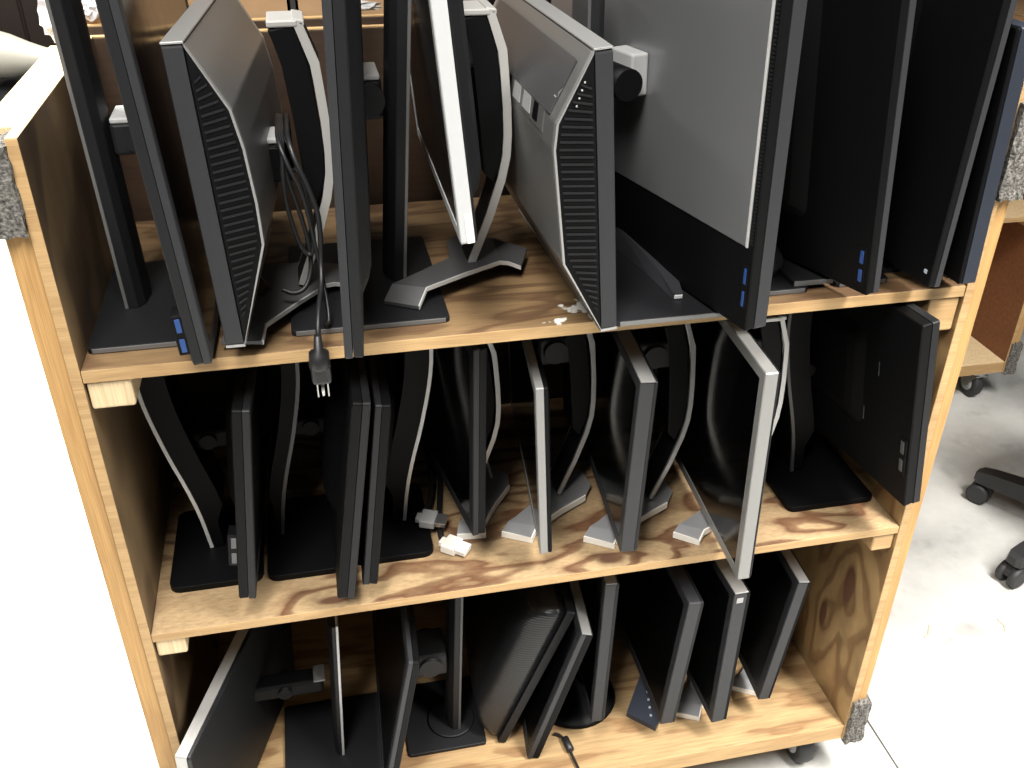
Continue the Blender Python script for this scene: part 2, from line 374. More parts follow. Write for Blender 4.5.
def ports(F, root, name, d0, d1, u0, u1, v0, v1, along='v', n=2, col='usb_blue', frame='black', face='u'):
    """a little module with n sockets; face says which side of it the sockets open to"""
    fr = G(F).box((d0, u0, v0), (d1, u1, v1), .0012).out(name, frame, root)
    step = (v1 - v0) / n
    for k in range(n):
        a = v0 + step * (k + .16); b_ = v0 + step * (k + .84)
        if face == 'u': lo, hi = (d0 + (d1 - d0) * .28, u0 - .0006, a), (d0 + (d1 - d0) * .72, u0 + .002, b_)
        else: lo, hi = (max(d0, d1) - .002, u0 + (u1 - u0) * .28, a), (max(d0, d1) + .0006, u0 + (u1 - u0) * .72, b_)
        G(F).box(lo, hi, .0006).out('usb_socket', col, fr)
def plate(root, x0, x1, y0, y1, z, th=.008, mat='charcoal', trim='silver', r=.006, rot=0):
    cx, cy = (x0 + x1) / 2, (y0 + y1) / 2
    poly = [(p[1], p[2]) for p in rect(0, x0, x1, y0, y1, r)]
    s = G().prism(poly, z + .0004, z + th, 'XYZ', .0012).out('stand_base', mat, root)
    if trim: G().box((x0 + r, y0 - .0012, z + .0012), (x1 - r, y0 + .0008, z + th - .0006), .0006).out('base_trim', trim, s)
    return s
def column(root, x0, x1, y0, y1, z, ztop, side, lean=0., trim='silver_dark', cap=None):
    """upright of a height adjustable stand, rounded in front, with a metal strip on its outer back edge"""
    k = math.tan(R(lean)); sh = lambda p: Vector((p[0] + (p[2] - z) * k, p[1], p[2]))
    c = (x1 - x0) * .5
    if side == 'R': poly = [(x1, y0), (x1, y1), (x0 + c, y1), (x0 + c * .3, y1 - .012), (x0, (y0 + y1) / 2), (x0 + c * .3, y0 + .012), (x0 + c, y0)]; xt = (x1 - .001, x1 + .0035)
    else: poly = [(x0, y0), (x0, y1), (x1 - c, y1), (x1 - c * .3, y1 - .012), (x1, (y0 + y1) / 2), (x1 - c * .3, y0 + .012), (x1 - c, y0)]; xt = (x0 - .0035, x0 + .001)
    s = G(sh).prism(poly, z, ztop, 'XYZ', .0015).out('stand_column', 'charcoal', root)
    G(sh).box((xt[0], y0 - .0008, z), (xt[1], y1 + .0008, ztop + .001), .0008).out('column_trim', trim, s)
    return sh
def hinge(root, xa, xb, y, z, hy=.035, hz=.026, mat='charcoal', cap='pale_grey'):
    x0, x1 = min(xa, xb), max(xa, xb)
    h = G().box((x0, y - hy, z - hz), (x1, y + hy, z + hz), .005).lathe([(-hy - .006, hz * .8), (hy + .006, hz * .8)], ((x0 + x1) / 2, y, z), (0, 1, 0), 20).out('hinge_block', mat, root)
    if cap: G().box((x0 + .002, y - hy - .001, z + hz - .001), (x1 - .002, y + hy + .001, z + hz + .006), .002).out('hinge_cover', cap, h)
def ribbon(pts, th):
    """closed outline of a bent strip from its centre line (x, z)"""
    A, B = [], []
    for i, p in enumerate(pts):
        a = Vector(pts[max(i - 1, 0)]); b = Vector(pts[min(i + 1, len(pts) - 1)]); d = (b - a).normalized(); n = Vector((-d.y, d.x))
        q = Vector(p); A.append(q + n * th / 2); B.append(q - n * th / 2)
    return [tuple(v) for v in A + B[::-1]]
def smooth(pts, n=2):
    pts = [Vector(p) for p in pts]
    for _ in range(n):
        q = [pts[0]]
        for a, b in zip(pts, pts[1:]): q += [a * .75 + b * .25, a * .25 + b * .75]
        pts = q + [pts[-1]]
    return [tuple(p) for p in pts]
WING = [(-.014, -.022, 1), (0, 0, 0), (.06, .036, 0), (.114, .065, 0), (.126, .066, .15), (.144, .062, .6), (.167, .123, .6), (.119, .151, 0), (.065, .168, 0), (.05, .147, 0), (.046, .093, 0), (.0, .055, 0), (-.044, .021, 0), (-.058, .004, 1)]
def wing(root, b, z, rot=0., sc=1., drop=.016, hgt=.021, mat='silver_dark', edge='silver_bright', mirror=False, shape=None, eh=.005, eb=True):
    """splayed metal foot: a flat plate with its two tips bent down"""
    c, s_ = math.cos(R(rot)), math.sin(R(rot)); m = -1 if mirror else 1
    T = lambda x, y: (b[0] + m * sc * (x * c - y * s_), b[1] + sc * (x * s_ + y * c))
    pts = [(*T(x, y), z + hgt - drop * k) for x, y, k in (shape or WING)]
    f = G().sheet(pts, .0045).out('stand_foot', mat, root)
    ed = [(p[0], p[1], p[2] - .0018) for p in pts[:6]]
    fr = []
    for p in pts[:4 if shape else 6]: fr.append(p)
    out = []
    for i, p in enumerate(fr):
        a = Vector(fr[max(i - 1, 0)]); q = Vector(fr[min(i + 1, len(fr) - 1)]); d = (q - a); d.z = 0; d.normalize(); n = Vector((d.y, -d.x, 0)) * m
        out.append((Vector(p) + n * .0012, Vector(p) - n * .0012))
    if eh > .006:                                          # upright rim along the tip front, its white standing for reflected light
        tf, tn = Vector(pts[-1]), Vector(pts[0]); d = (tf - tn).normalized(); n = Vector((-d.y, d.x, 0)) * m; n = n if n.y < 0 else -n
        out.insert(0, (tf + n * .0012, tf - n * .0012))
    G().loft([[a + Vector((0, 0, .0004)), a - Vector((0, 0, min(eh, a.z - z - .0003))), bb - Vector((0, 0, min(eh, bb.z - z - .0003))), bb + Vector((0, 0, .0004))] for a, bb in out]).out('foot_edge', edge, f)
    lo = G()
    for (x, y) in (((.05, .06), (.05, .11), (.02, .04)) if shape else ((.10, .09), (.07, .14), (.12, .12))): q = T(x, y); lo.lathe([(0, .008), (hgt - .004, .008)], (q[0], q[1], z + .0003), (0, 0, 1), 12)
    lo.out('rubber_pad', 'rubber', f)
    return T(.091, .076)
HALF = [(-.014, -.022, 1), (0, 0, 0), (.035, .022, 0), (.068, .045, 0), (.074, .085, 0), (.066, .13, 0), (.03, .13, 0), (.016, .08, 0), (.0, .055, 0), (-.03, .03, 0), (-.044, .021, 0), (-.058, .004, 1)]
MID = [(-.014, -.022, 1), (0, 0, 0), (.05, .034, 0), (.100, .062, 0), (.118, .09, 0), (.112, .135, 0), (.06, .145, 0), (.046, .093, 0), (.0, .055, 0), (-.03, .03, 0), (-.044, .021, 0), (-.058, .004, 1)]
NECK = [(.030, .357), (.046, .310), (.053, .215), (.050, .158), (.026, .085), (0, .019)]
def neck(root, foot, z, zs=1., mirror=False, y0=-.005, y1=.055, mat='rim_silver', body='black', th=.011, top=None):
    m = -1 if mirror else 1; fx, fy = foot
    pts = [(fx + m * a, z + b * zs) for a, b in NECK]
    pl = [pts[0]] + smooth(pts[1:-1], 1) + [pts[-1]]
    n = G().prism(ribbon(pl, th), fy + y0 + .004, fy + y1 - .004, 'XZY').out('stand_neck', 'charcoal', root)
    g = G()
    for a, b in ((y0, y0 + .005), (y1 - .005, y1)): g.prism(ribbon(pl, th), fy + a, fy + b, 'XZY', .0008)
    g.prism([(pts[0][0] - .006, pts[0][1] + .001), (pts[0][0] + .008, pts[0][1] - .004), (pts[0][0] + .008, pts[0][1] + .003), (pts[0][0] - .006, pts[0][1] + .006)], fy + y0, fy + y1, 'XZY', .0015)
    g.out('neck_rim', mat, n)
    q = [(pts[0][0] - m * .005, pts[0][1]), (pts[1][0] - m * .007, pts[1][1]), (pts[2][0] - m * .007, pts[2][1]), (pts[2][0] - m * .009, z + .165 * zs), (pts[2][0] - m * .020, z + .135 * zs), (pts[2][0] - m * .034, z + .15 * zs), (pts[1][0] - m * .037, pts[1][1]), (pts[0][0] - m * .036, pts[0][1] - .006)]
    G().prism(q, fy + y0 + .001, fy + y1 - .001, 'XZY', .003).out('lift_housing', body, n)
    G().box((min(pts[0][0] - m * .036, pts[0][0]), fy + y0 - .001, pts[0][1] - .004), (max(pts[0][0] - m * .036, pts[0][0]), fy + y1 + .001, pts[0][1] + .004), .002).out('neck_cap', mat, n)
    return pts
CURVE = [(-.058, .345), (-.056, .30), (-.049, .255), (-.035, .19), (-.020, .135), (-.008, .08), (0, .012)]
def curved_neck(root, foot, z, mirror=False, zs=1., w=.075, rim='silver_bright', bw=.040):
    m = -1 if mirror else 1; fx, fy = foot
    pl = smooth([(fx + m * a, z + b * zs) for a, b in CURVE], 1)
    bd = [(a, b) for a, b in pl] + [(a + m * (bw if b > z + .09 else bw / 2), b) for a, b in pl[::-1]]
    n = G().prism(bd, fy, fy + w, 'XZY', .002).out('stand_neck', 'black', root)
    g = G()
    for y in (fy - .0012, fy + w - .003): g.prism(ribbon(pl, .0055), y, y + .0042, 'XZY')
    g.out('neck_rim', rim, n)

def mon(label, at, group=None):
    return thing('computer_monitor', label, 'monitor', at, group)
GT, GM, GB = 'monitors on the top shelf', 'monitors on the middle shelf', 'monitors on the bottom shelf'

# ---- top shelf, left to right
m = mon('slim black monitor nearest the left wooden panel, two blue sockets low on its edge', (.08, .16, S1), GT)
F = panel(m, (.137, -.042, .014, -3.4, 1., 0), .51, .47, .022, 'R', 'grey_edge', 'charcoal', 'screen_gloss')
ports(F, m, 'usb_module', .020, .034, .002, .030, .016, .068)
plate(m, .003, .158, .04, .30, S1)
column(m, .040, .066, .145, .225, .008, .40, 'L', -1.5, 'silver')
hinge(m, .060, .125, .20, .228, .03, .021)

m = mon('deep silver-backed monitor with black louvred side, black cables hanging at its right', (.26, .12, S1), GT)
F = case_panel(m, (.176, -.025, .029, -2.2, 4.6, 0), .37, .350, .0235, 'L', [(.035, .80), (.0415, .68), (.0445, .50), (.0435, .36)])
ft = wing(m, (.222, .032), .0085, 22, hgt=.016, drop=.010)
neck(m, (.271, .135), .0085, 1.)
hinge(m, .230, .277, .165, .196, .026, .026, 'black', 'pale_grey')

m = mon('slim tall black monitor overhanging the top shelf just right of the dangling plug', (.35, .18, S1), GT)
F = panel(m, (.314, -.090, .030, 1.7, 4.2, 0), .51, .47, .0225, 'L', 'grey_edge', 'charcoal', 'screen_gloss', bulge=(.013, .05, .05, .05))
plate(m, .252, .458, .036, .317, S1)
column(m, .384, .411, .160, .235, .008, .392, 'R', 4., 'silver')
hinge(m, .362, .398, .20, .262, cap='pale_grey')

m = mon('monitor with wide white bezel edge raised above a splayed dark silver foot', (.50, .15, S1), GT)
F = panel(m, (.463, -.040, .141, -5.4, .6, 0), .44, .34, .021, 'L', 'pale_plastic', 'charcoal', 'screen', tb=.0175, bulge=(.022, .03, .03, .03))
G(F).box((.008, -.0006, .001), (.0168, .001, .038), .0005).out('corner_badge', 'white_plastic_and_glint', m)
wing(m, (.434, .084), .0095)
neck(m, (.5075, .158), .0095)
hinge(m, .486, .522, .19, .325, .028, .028, 'charcoal', 'pale_grey')
G().tube([(.494, .165, .10), (.509, .165, .15)], .004, 8).out('cable_clip', 'silver_dark', m)

m = mon('deep monitor with black louvred side, its silver top and back sockets seen from left', (.62, .2, S1), GT)
F = case_panel(m, (.643, -.035, .006, -4.4, -1.6, 0), .44, .352, .023, 'R', [(.046, .785), (.051, .70), (.046, .29)])
sl = (.050) / (.352 * .215)
g = G(F).prism([(.023 + .010, .352 * .955), (.023 + .0445, .352 * .795), (.023 + .0465, .352 * .80), (.023 + .012, .352 * .963)], .03, .41, 'XZY'); bay = g.out('back_recess', 'silver_dark', m)
G(F).prism([(.023 + .0235, .352 * .893), (.023 + .0335, .352 * .848), (.023 + .0352, .352 * .852), (.023 + .0252, .352 * .897)], .060, .092, 'XZY').out('rating_label', 'label_paper', bay)
G(F).prism([(.023 + .0278, .352 * .875), (.023 + .0352, .352 * .842), (.023 + .0368, .352 * .846), (.023 + .0294, .352 * .879)], .030, .040, 'XZY').out('rating_label', 'pale_grey', bay)
pb = G(F).prism([(.023 + .0435, .352 * .800), (.023 + .0493, .352 * .715), (.023 + .0510, .352 * .72), (.023 + .0456, .352 * .805)], .05, .36, 'XZY').out('socket_bay', 'silver', m)
for u0, u1, mt in ((.075, .095, 'black'), (.11, .145, 'pale_grey'), (.16, .195, 'pale_grey'), (.21, .225, 'black'), (.245, .26, 'black')):
    G(F).prism([(.023 + .0445, .352 * .79), (.023 + .0490, .352 * .735), (.023 + .0512, .352 * .737), (.023 + .0464, .352 * .795)], u0, u1, 'XZY').out('socket', mt, pb)
g = G(F)
for k in range(4): g.box((.0335 + .0035 * k, -.0024, .352 * (.905 - .024 * k)), (.0352 + .0035 * k, -.0008, .352 * (.905 - .024 * k) + .0018))
g.out('button_dot', 'pale_grey', m)

m = mon('large monitor showing a silver-grey back with black lower band and two blue sockets', (.76, .13, S1), GT)
PM9 = (.819, -.090, .012, -1.6, -13., -.6)
F = panel(m, PM9, .55, .46, .033, 'R', 'grey_edge', 'black', 'screen', tb=.019, bulge=None)
G(F).box((.0315, .016, .112), (.0345, .54, .456), .0012).out('back_plate', 'silver_back', m)
G(F).box((.0325, .0125, .112), (.0350, .0165, .456), .0006).out('plate_rim', 'silver_bright', m)
g = G(F)
for k in range(73): g.box((.0325, .004, .118 + k * .0046), (.0338, .009, .1205 + k * .0046))
g.out('vent_slit', 'charcoal', m)
ports(F, m, 'usb_module', .0325, .0342, .006, .017, .028, .090, face='d')
mp_ = G(F).box((.0345, .255, .242), (.060, .312, .298), .003).out('mount_block', 'pale_grey', m)
G(F).lathe([(-.012, .021), (.05, .021)], (.074, .250, .264), (0, 1, 0), 24).out('mount_hinge', 'black', mp_)
plate(m, .668, .872, -.022, .27, S1)
column(m, .676, .703, .165, .24, .008, .40, 'L', -1.)
G().loft([[(.735, .24, .0085), (.80, .225, .0085), (.80, .225, .040), (.745, .24, .040)], [(.757, .10, .0085), (.790, .09, .0085), (.790, .09, .022), (.765, .10, .024)], [(.764, .030, .0085), (.779, .026, .0085), (.779, .026, .015), (.766, .030, .016)]]).out('foot_wedge', 'grey_edge', m)
G().box((.766, .0245, .0088), (.778, .027, .0145), .001).out('wedge_tip', 'pale_plastic', m)

m = mon('slim black monitor with blue sockets on its dark back, right of the silver-grey back', (.95, .15, S1), GT)
F = panel(m, (1.011, -.048, .023, -6.1, -18., -1.), .545, .46, .023, 'R', 'grey_edge', 'black', 'screen', tb=.011, bulge=(.02, .12, .07, .06))
ports(F, m, 'usb_module', .0225, .0245, .008, .022, .014, .068, face='d')
plate(m, .884, .966, .024, .27, S1, mat='charcoal')
column(m, .888, .912, .170, .24, .008, .38, 'L')
hinge(m, .905, .945, .205, .20, cap=None)
G().lathe([(0, .050), (.012, .049), (.026, .040), (.036, .024), (.038, .0)], (.915, .115, .0082), (0, 0, 1), 32).out('neck_collar', 'silver_dark', m)
G().box((.945, .030, .0084), (1.004, .20, .0165), .002).out('foot_plate', 'charcoal', m)
G().box((.945, .0285, .0086), (1.004, .0305, .0160), .0006).out('foot_edge', 'silver', m)

m = mon('slim black monitor without blue sockets, second from the right end of the top shelf', (1.04, .15, S1), GT)
F = panel(m, (1.106, -.042, .023, .7, -4.6, 0), .52, .46, .019, 'R', 'grey_edge', 'black', 'screen', tb=.009, bulge=(.012, .14, .09, .07))
plate(m, 1.010, 1.094, .030, .27, S1, trim='silver')
column(m, 1.022, 1.046, .17, .24, .008, .36, 'L')
hinge(m, 1.044, 1.078, .205, .20, cap=None)
G(F).box((.0186, .010, .018), (.0198, .016, .024), .0005).out('power_light', 'led', m)

m = mon('navy-edged black monitor at the top right of the cart against the wooden panel', (1.15, .15, S1), GT)
F = panel(m, (1.158, -.035, .020, -2.4, .9, 0), .51, .342, .026, 'R', 'navy', 'black', 'screen', tb=.020, bulge=None)
plate(m, 1.100, 1.196, .06, .27, S1, trim=None)
column(m, 1.120, 1.140, .17, .24, .008, .30, 'L')
hinge(m, 1.138, 1.152, .205, .18, .03, .02, cap=None)

# ---- middle shelf, left to right
def rounded_base(m, x0, x1, y0, y1, z): plate(m, x0, x1, y0, y1, z, .011, 'black', None, .016)
m = mon('black monitor with two small silver sockets on its edge, leftmost on the middle shelf', (.09, .16, S2), GM)
F = panel(m, (.131, -.004, S2 + .047, 6.2, 2.7, 0), .44, .325, .024, 'R', 'charcoal', 'black', 'screen')
ports(F, m, 'usb_module', .020, .036, .002, .026, .064, .118, col='silver_dark')
rounded_base(m, .020, .160, .080, .27, S2)
curved_neck(m, (.080, .165), S2)
hinge(m, .068, .135, .205, S2 + .20, hy=.016, hz=.016, mat='black', cap=None)

m = mon('tall black monitor, left one of the close-set pair under the dangling plug', (.22, .16, S2), GM)
F = panel(m, (.270, -.020, S2 + .035, 8.2, .5, 0), .44, .34, .025, 'R', 'charcoal', 'black', 'screen', bulge=(.02, .1, .07, .06))
rounded_base(m, .166, .282, .076, .27, S2)
curved_neck(m, (.191, .175), S2, True, rim='silver_dark', bw=.024)
hinge(m, .215, .296, .212, S2 + .20, hy=.016, hz=.016, mat='black', cap=None)

m = mon('black monitor of the close-set pair, the right one, with curved silver-rimmed neck', (.38, .16, S2), GM)
F = panel(m, (.3085, -.008, S2 + .044, 7.2, 1.0, 0), .44, .315, .022, 'L', 'charcoal', 'black', 'screen')
rounded_base(m, .300, .427, .084, .27, S2)
curved_neck(m, (.389, .170), S2, mirror=True)
hinge(m, .345, .395, .205, S2 + .20, hy=.016, hz=.016, mat='black', cap=None)

def lit_top_strip(F, root, w, h, t, mat='trim_metal'): G(F).box((.001, -.0004, h - .0010), (t * .82, w, h + .0010), .0006).out('lit_top_strip', mat, root)  # lighter strip puts the overhead light on the top edge into its colour
def winged(label, prm, w, h, t, bez, back, b, rot=0., sc=1., zs=1., z=S2, grp=GM, tb=None, nf=None, shape=None, scr='screen_gloss', bright='foot_metal', edge='white_plastic_and_glint', nk=True, hz=.30):
    m = mon(label, (b[0] + .08, b[1] + .07, z), grp)
    F = panel(m, prm, w, h, t, 'L', bez, back, scr, tb=tb, bulge=(.016, .08, .06, .05))
    ft = wing(m, b, z + .0004, rot, sc, .005, .0165, mat=bright, edge=edge, shape=shape or MID, eh=.011)  # white edge paints the bright reflection on the front of the metal foot
    if nk:
        ft = nf or ft; pts = neck(m, ft, z + .001, zs, th=.0075, mat='trim_metal')
        xa = prm[0] + math.tan(R(prm[3])) * (z + hz * zs - prm[2]) + t + .004 + math.sin(R(prm[4])) * .2
        if pts[1][0] - .03 - xa > .002: hinge(m, xa, pts[1][0] - .03, ft[1] + .025, z + hz * zs, .026, .024, cap=None)
    return m, F
winged('black monitor in front of grey cables, white connectors lying to its left', (.482, .036, S2 + .071, 1.1, -9., 0), .42, .33, .021, 'charcoal', 'black', (.518, .134), 24, .9, .95, nf=(.503, .205))
winged('monitor with narrow silver front edge standing mid-row, black screen facing left', (.581, .005, S2 + .044, -2.5, 6., 0), .44, .302, .019, 'edge_silver', 'black', (.600, .105), 0, 1., 1., tb=.012, nf=(.655, .180))
m, F = winged('black-edged monitor standing above the dark knot in the middle shelf', (.705, -.011, S2 + .039, 1.5, 4.5, 0), .44, .31, .027, 'grey_edge', 'charcoal', (.728, .063), -3, 1., 1., tb=.021, nf=(.805, .135)); lit_top_strip(F, m, .44, .31, .027, 'edge_silver')
m, F = winged('large silver-edged monitor overhanging the front of the middle shelf', (.865, -.094, S2 + .027, -1.5, 3.1, 0), .48, .367, .022, 'edge_silver', 'charcoal', (.866, .039), -9, .86, 1., tb=.018, nf=(.952, .115))

m = mon('big black monitor against the right wooden panel of the middle shelf', (1.10, .17, S2), GM)
F = panel(m, (1.154, -.054, S2 + .089, -8.8, -5.8, -.7), .44, .333, .029, 'R', 'charcoal', 'black', 'screen', bulge=(.010, .12, .08, .07))
ports(F, m, 'usb_module', .0285, .0315, .006, .024, .060, .128, face='d', col='silver_dark')
plate(m, 1.032, 1.192, .069, .275, S2, .011, 'black', None, .012)
curved_neck(m, (1.083, .165), S2, rim='silver_dark')
hinge(m, 1.065, 1.112, .205, S2 + .21, .018, .016, 'black', None)
for k, v in enumerate((.20, .10)): G(F).box((.0288, .085 + .03 * k, v), (.0294, .087 + .03 * k, v + .026), .0002).out('scuff_mark', 'silver_dark', m)

# ---- bottom shelf, left to right
m = mon('monitor with bright silver top edge set askew in the bottom left corner', (.20, .12, S3), GB)
F = panel(m, (-.011, -.066, S3 + .004, 3.9, 19.2, .4), .44, .321, .025, 'L', 'trim_metal', 'charcoal', 'screen', tb=.018, bulge=None)
plate(m, .135, .325, -.005, .262, S3, .008, 'charcoal', None)
column(m, .226, .241, .125, .205, S3 + .008, S3 + .337, 'R', 3., 'silver_bright')
hinge(m, .088, .222, .165, S3 + .175, .018, .015, 'black', None)
G().box((.206, .146, S3 + .188), (.227, .184, S3 + .192), .0015).out('hinge_cover', 'silver', m)

m = mon('black monitor leaning toward a dark column on a square base, bottom shelf', (.43, .17, S3), GB)
F = panel(m, (.307, -.008, S3 + .049, 10.5, 2.3, 0), .44, .328, .019, 'L', 'grey_edge', 'black', 'screen', bulge=(.010, .1, .07, .06))
plate(m, .362, .510, .098, .265, S3, .008, 'charcoal', None)
column(m, .440, .462, .135, .195, S3 + .008, S3 + .36, 'R', 2.2, 'silver_dark')
hinge(m, .385, .445, .165, S3 + .20, cap=None)
G().lathe([(0, .045), (.004, .045), (.005, .043)], (.452, .165, S3 + .008), (0, 0, 1), 32).out('neck_collar', 'charcoal', m)

m = mon('black monitor with a bulging ribbed back, leaning far right on the bottom shelf', (.55, .28, S3), GB)
P5 = (.521, .094, S3 + .0115, 21., 3.9, 0); F = panel_frame(P5, 'R', .026)
bezel_ring(F, m, .37, .346, .016, .018, 'charcoal', 'screen')
L = []
for k in range(9):
    a = k / 8 * math.pi / 2; d = .018 + .066 * math.sin(a); i = .004 + .075 * (1 - math.cos(a))
    L.append(rect(d, i * .55 + .002, .37 - i * .55 - .002, i + .002, .346 - i - .002, .012 + .3 * i, 6))
G(F).loft(L, smooth=True).out('back_cover', 'ribbed_black', m)

m = mon('thin black monitor leaning against the upright one, just right of the ribbed back', (.60, .23, S3), GB)
F = panel(m, (.577, .048, S3 + .006, 15.7, 5.2, .4), .37, .33, .023, 'L', 'grey_edge', 'black', 'screen', bulge=None)
lit_top_strip(F, m, .37, .33, .023, 'edge_silver')

m = mon('upright black monitor on a round black base, near the middle of the bottom shelf', (.70, .17, S3), GB)
F = panel(m, (.700, .053, S3 + .070, 1.2, 4.8, 0), .37, .345, .025, 'L', 'grey_edge', 'charcoal', 'screen', tb=.019, bulge=(.008, .1, .08, .07))
lit_top_strip(F, m, .37, .345, .025, 'edge_silver')
G().lathe([(.0004, .082), (.004, .084), (.010, .080), (.014, .060), (.017, .028)], (.702, .178, S3), (0, 0, 1), 36).out('stand_base', 'black', m)
G().lathe([(.012, .026), (.06, .019), (.17, .017)], (.748, .19, S3), (0, 0, 1), 20).box((.728, .172, S3 + .13), (.76, .208, S3 + .21), .006).out('stand_neck', 'black', m)

m = mon('black monitor with a dark buttoned foot poking out at its left, bottom shelf', (.88, .17, S3), GB)
F = panel(m, (.829, .032, S3 + .056, 4.6, .3, 0), .37, .306, .029, 'L', 'grey_edge', 'charcoal', 'screen', tb=.023, bulge=(.008, .1, .08, .07))
fb = G().sheet([(.790, .107, S3 + .012), (.834, .062, S3 + .012), (.866, .095, S3 + .020), (.893, .24, S3 + .030), (.848, .19, S3 + .026)], .0115).out('stand_base', 'slate', m)
for k in range(4):
    q = (.836 + .011 * k * .3 - .003, .088 + .017 * k, S3 + .0155 + .0022 * k); G().lathe([(-.004, .0026), (.0012, .0026), (.0018, .0015)], q, (0, 0, 1), 10).out('button', 'pale_plastic', fb)
G().box((.872, .19, S3 + .02), (.892, .24, S3 + .25), .004).out('stand_neck', 'black', m)
hinge(m, .868, .882, .215, S3 + .21, .03, .02, cap=None)

m, F = winged('black monitor with top rim toned as lit and a tiny sticker at its upper corner', (.925, .017, S3 + .054, .5, -1.4, 0), .37, .329, .031, 'grey_edge', 'black', (.938, .090), 4, 1., .9, shape=HALF, z=S3, grp=GB, tb=.024, edge='white_plastic_and_glint', scr='screen', nk=False)
G().box((.985, .15, S3 + .02), (1.003, .20, S3 + .25), .004).out('stand_neck', 'silver', m); hinge(m, .964, .990, .175, S3 + .20, .03, .02, cap=None)
lit_top_strip(F, m, .37, .329, .031)
G(F).box((.006, -.0005, .306), (.018, .0005, .317), .0003).out('sticker', 'pale_grey', m)
m, F = winged('rightmost monitor of the bottom shelf with a top edge and foot tip toned as lit', (1.031, .045, S3 + .060, 6., 3.1, 0), .37, .302, .025, 'grey_edge', 'black', (1.074, .122), 0, .95, .9, shape=HALF, z=S3, grp=GB, tb=.019, edge='white_plastic_and_glint', scr='screen', nk=False)
lit_top_strip(F, m, .37, .302, .025)
G().box((1.10, .17, S3 + .02), (1.117, .22, S3 + .23), .004).out('stand_neck', 'silver', m); hinge(m, 1.083, 1.103, .195, S3 + .19, .03, .02, cap=None)


# ------------------------------------------------------------------ cables
t = thing('power_cord', 'black power cord with three-prong plug hanging over the front of the top shelf', 'power cord', (.285, .03, S1))
G().tube([(.2745, .235, .16), (.2745, .215, .242), (.2745, .165, .2357), (.2745, .110, .236), (.280, .092, .215), (.295, .085, .175), (.303, .08, .14), (.299, .075, .085), (.296, .05, .060), (.291, .015, .055), (.287, -.012, .040), (.2855, -.022, .02), (.285, -.024, .0)], .0034, 10, smooth_path=2).out('cord', 'cord', t)
G().lathe([(-.020, .0046), (0, .0062), (.004, .0125), (.022, .0135), (.026, .0125)], (.2845, -.025, .012), (-.04, -.02, -1), 20).box((.272, -.036, -.034), (.297, -.016, -.006), .005).out('plug', 'cord', t)
for dx, n in ((-.0065, 'prong'), (.0065, 'prong')):
    G().box((.2845 + dx - .0009, -.030, -.054), (.2845 + dx + .0009, -.0235, -.033), .0004).out(n, 'steel', t)
G().lathe([(0, .0024), (-.024, .0024), (-.026, .001)], (.2845, -.0195, -.033), (0, 0, 1), 12).out('prong', 'steel', t)
t = thing('signal_cable', 'thin black cables looped beside the bent silver neck, behind the louvred monitor', 'cable', (.27, .11, S1))
G().tube([(.268, .24, .16), (.268, .215, .242), (.268, .165, .2355), (.268, .115, .2355), (.263, .102, .19), (.264, .098, .15), (.276, .094, .092), (.291, .092, .085), (.294, .095, .13), (.285, .105, .20), (.272, .118, .19)], .003, 8, smooth_path=2).out('cable', 'cord', t)
G().tube([(.265, .24, .16), (.265, .215, .242), (.265, .165, .2355), (.265, .112, .2355), (.266, .108, .195), (.282, .105, .13), (.288, .10, .075), (.278, .085, .045), (.260, .078, .040), (.246, .084, .046)], .0032, 8, smooth_path=2).out('cable', 'cord', t)
G().tube([(.2665, .24, .18), (.263, .215, .243), (.262, .165, .2355), (.262, .107, .2355), (.272, .092, .205), (.286, .088, .17), (.2925, .086, .115), (.297, .086, .07), (.302, .05, .03), (.300, .03, .0125), (.295, .045, .0125)], .0028, 8, smooth_path=2).out('cable', 'cord', t)

t = thing('video_cable', 'black video cable with grey and white connectors lying on the middle shelf', 'cable', (.43, .12, S2))
G().tube([(.447, .34, S2 + .06), (.449, .27, S2 + .030), (.440, .21, S2 + .0185), (.424, .175, S2 + .0185), (.409, .163, S2 + .023)], .005, 10, smooth_path=2).out('cable', 'cord', t)
G().tube([(.466, .34, S2 + .04), (.464, .27, S2 + .008), (.452, .20, S2 + .0055), (.4435, .15, S2 + .0055), (.443, .115, S2 + .0085)], .005, 10, smooth_path=2).out('cable', 'cord', t)
def connector(p, q, wd, ht, mat, pins):
    p, q = Vector(p), Vector(q); ax = (q - p).normalized(); sd = ax.cross(Vector((0, 0, 1))).normalized(); up = sd.cross(ax); ln = (q - p).length
    fn = lambda v: p + ax * v[0] + sd * v[1] + up * v[2]
    c = G(fn).box((0, -wd / 2, -ht / 2), (ln * .6, wd / 2, ht / 2), .002).box((-.008, -wd * .25, -ht * .35), (.002, wd * .25, ht * .35), .002).out('connector', mat, t)
    G(fn).prism([(-wd * .36, -ht * .32), (wd * .36, -ht * .32), (wd * .40, ht * .32), (-wd * .40, ht * .32)], ln * .58, ln, 'YZX', .001).out('connector_shell', pins, c)
connector((.415, .155, S2 + .024), (.455, .140, S2 + .022), .034, .014, 'pale_grey', 'steel')
connector((.4465, .103, S2 + .0095), (.480, .077, S2 + .0085), .032, .015, 'white_plastic_and_glint', 'white_plastic_and_glint')
t = thing('grey_cable', 'loose grey cables dangling behind the black monitor with connectors at its left', 'cable', (.545, .25, S2))
G().tube([(.55, .36, S2 + .30), (.553, .30, S2 + .20), (.548, .27, S2 + .13), (.54, .25, S2 + .07), (.55, .24, S2 + .0245)], .0028, 8, smooth_path=2).tube([(.556, .36, S2 + .28), (.562, .31, S2 + .18), (.558, .28, S2 + .11), (.548, .27, S2 + .07), (.535, .26, S2 + .05)], .0028, 8, smooth_path=2).out('cable', 'pale_grey', t)
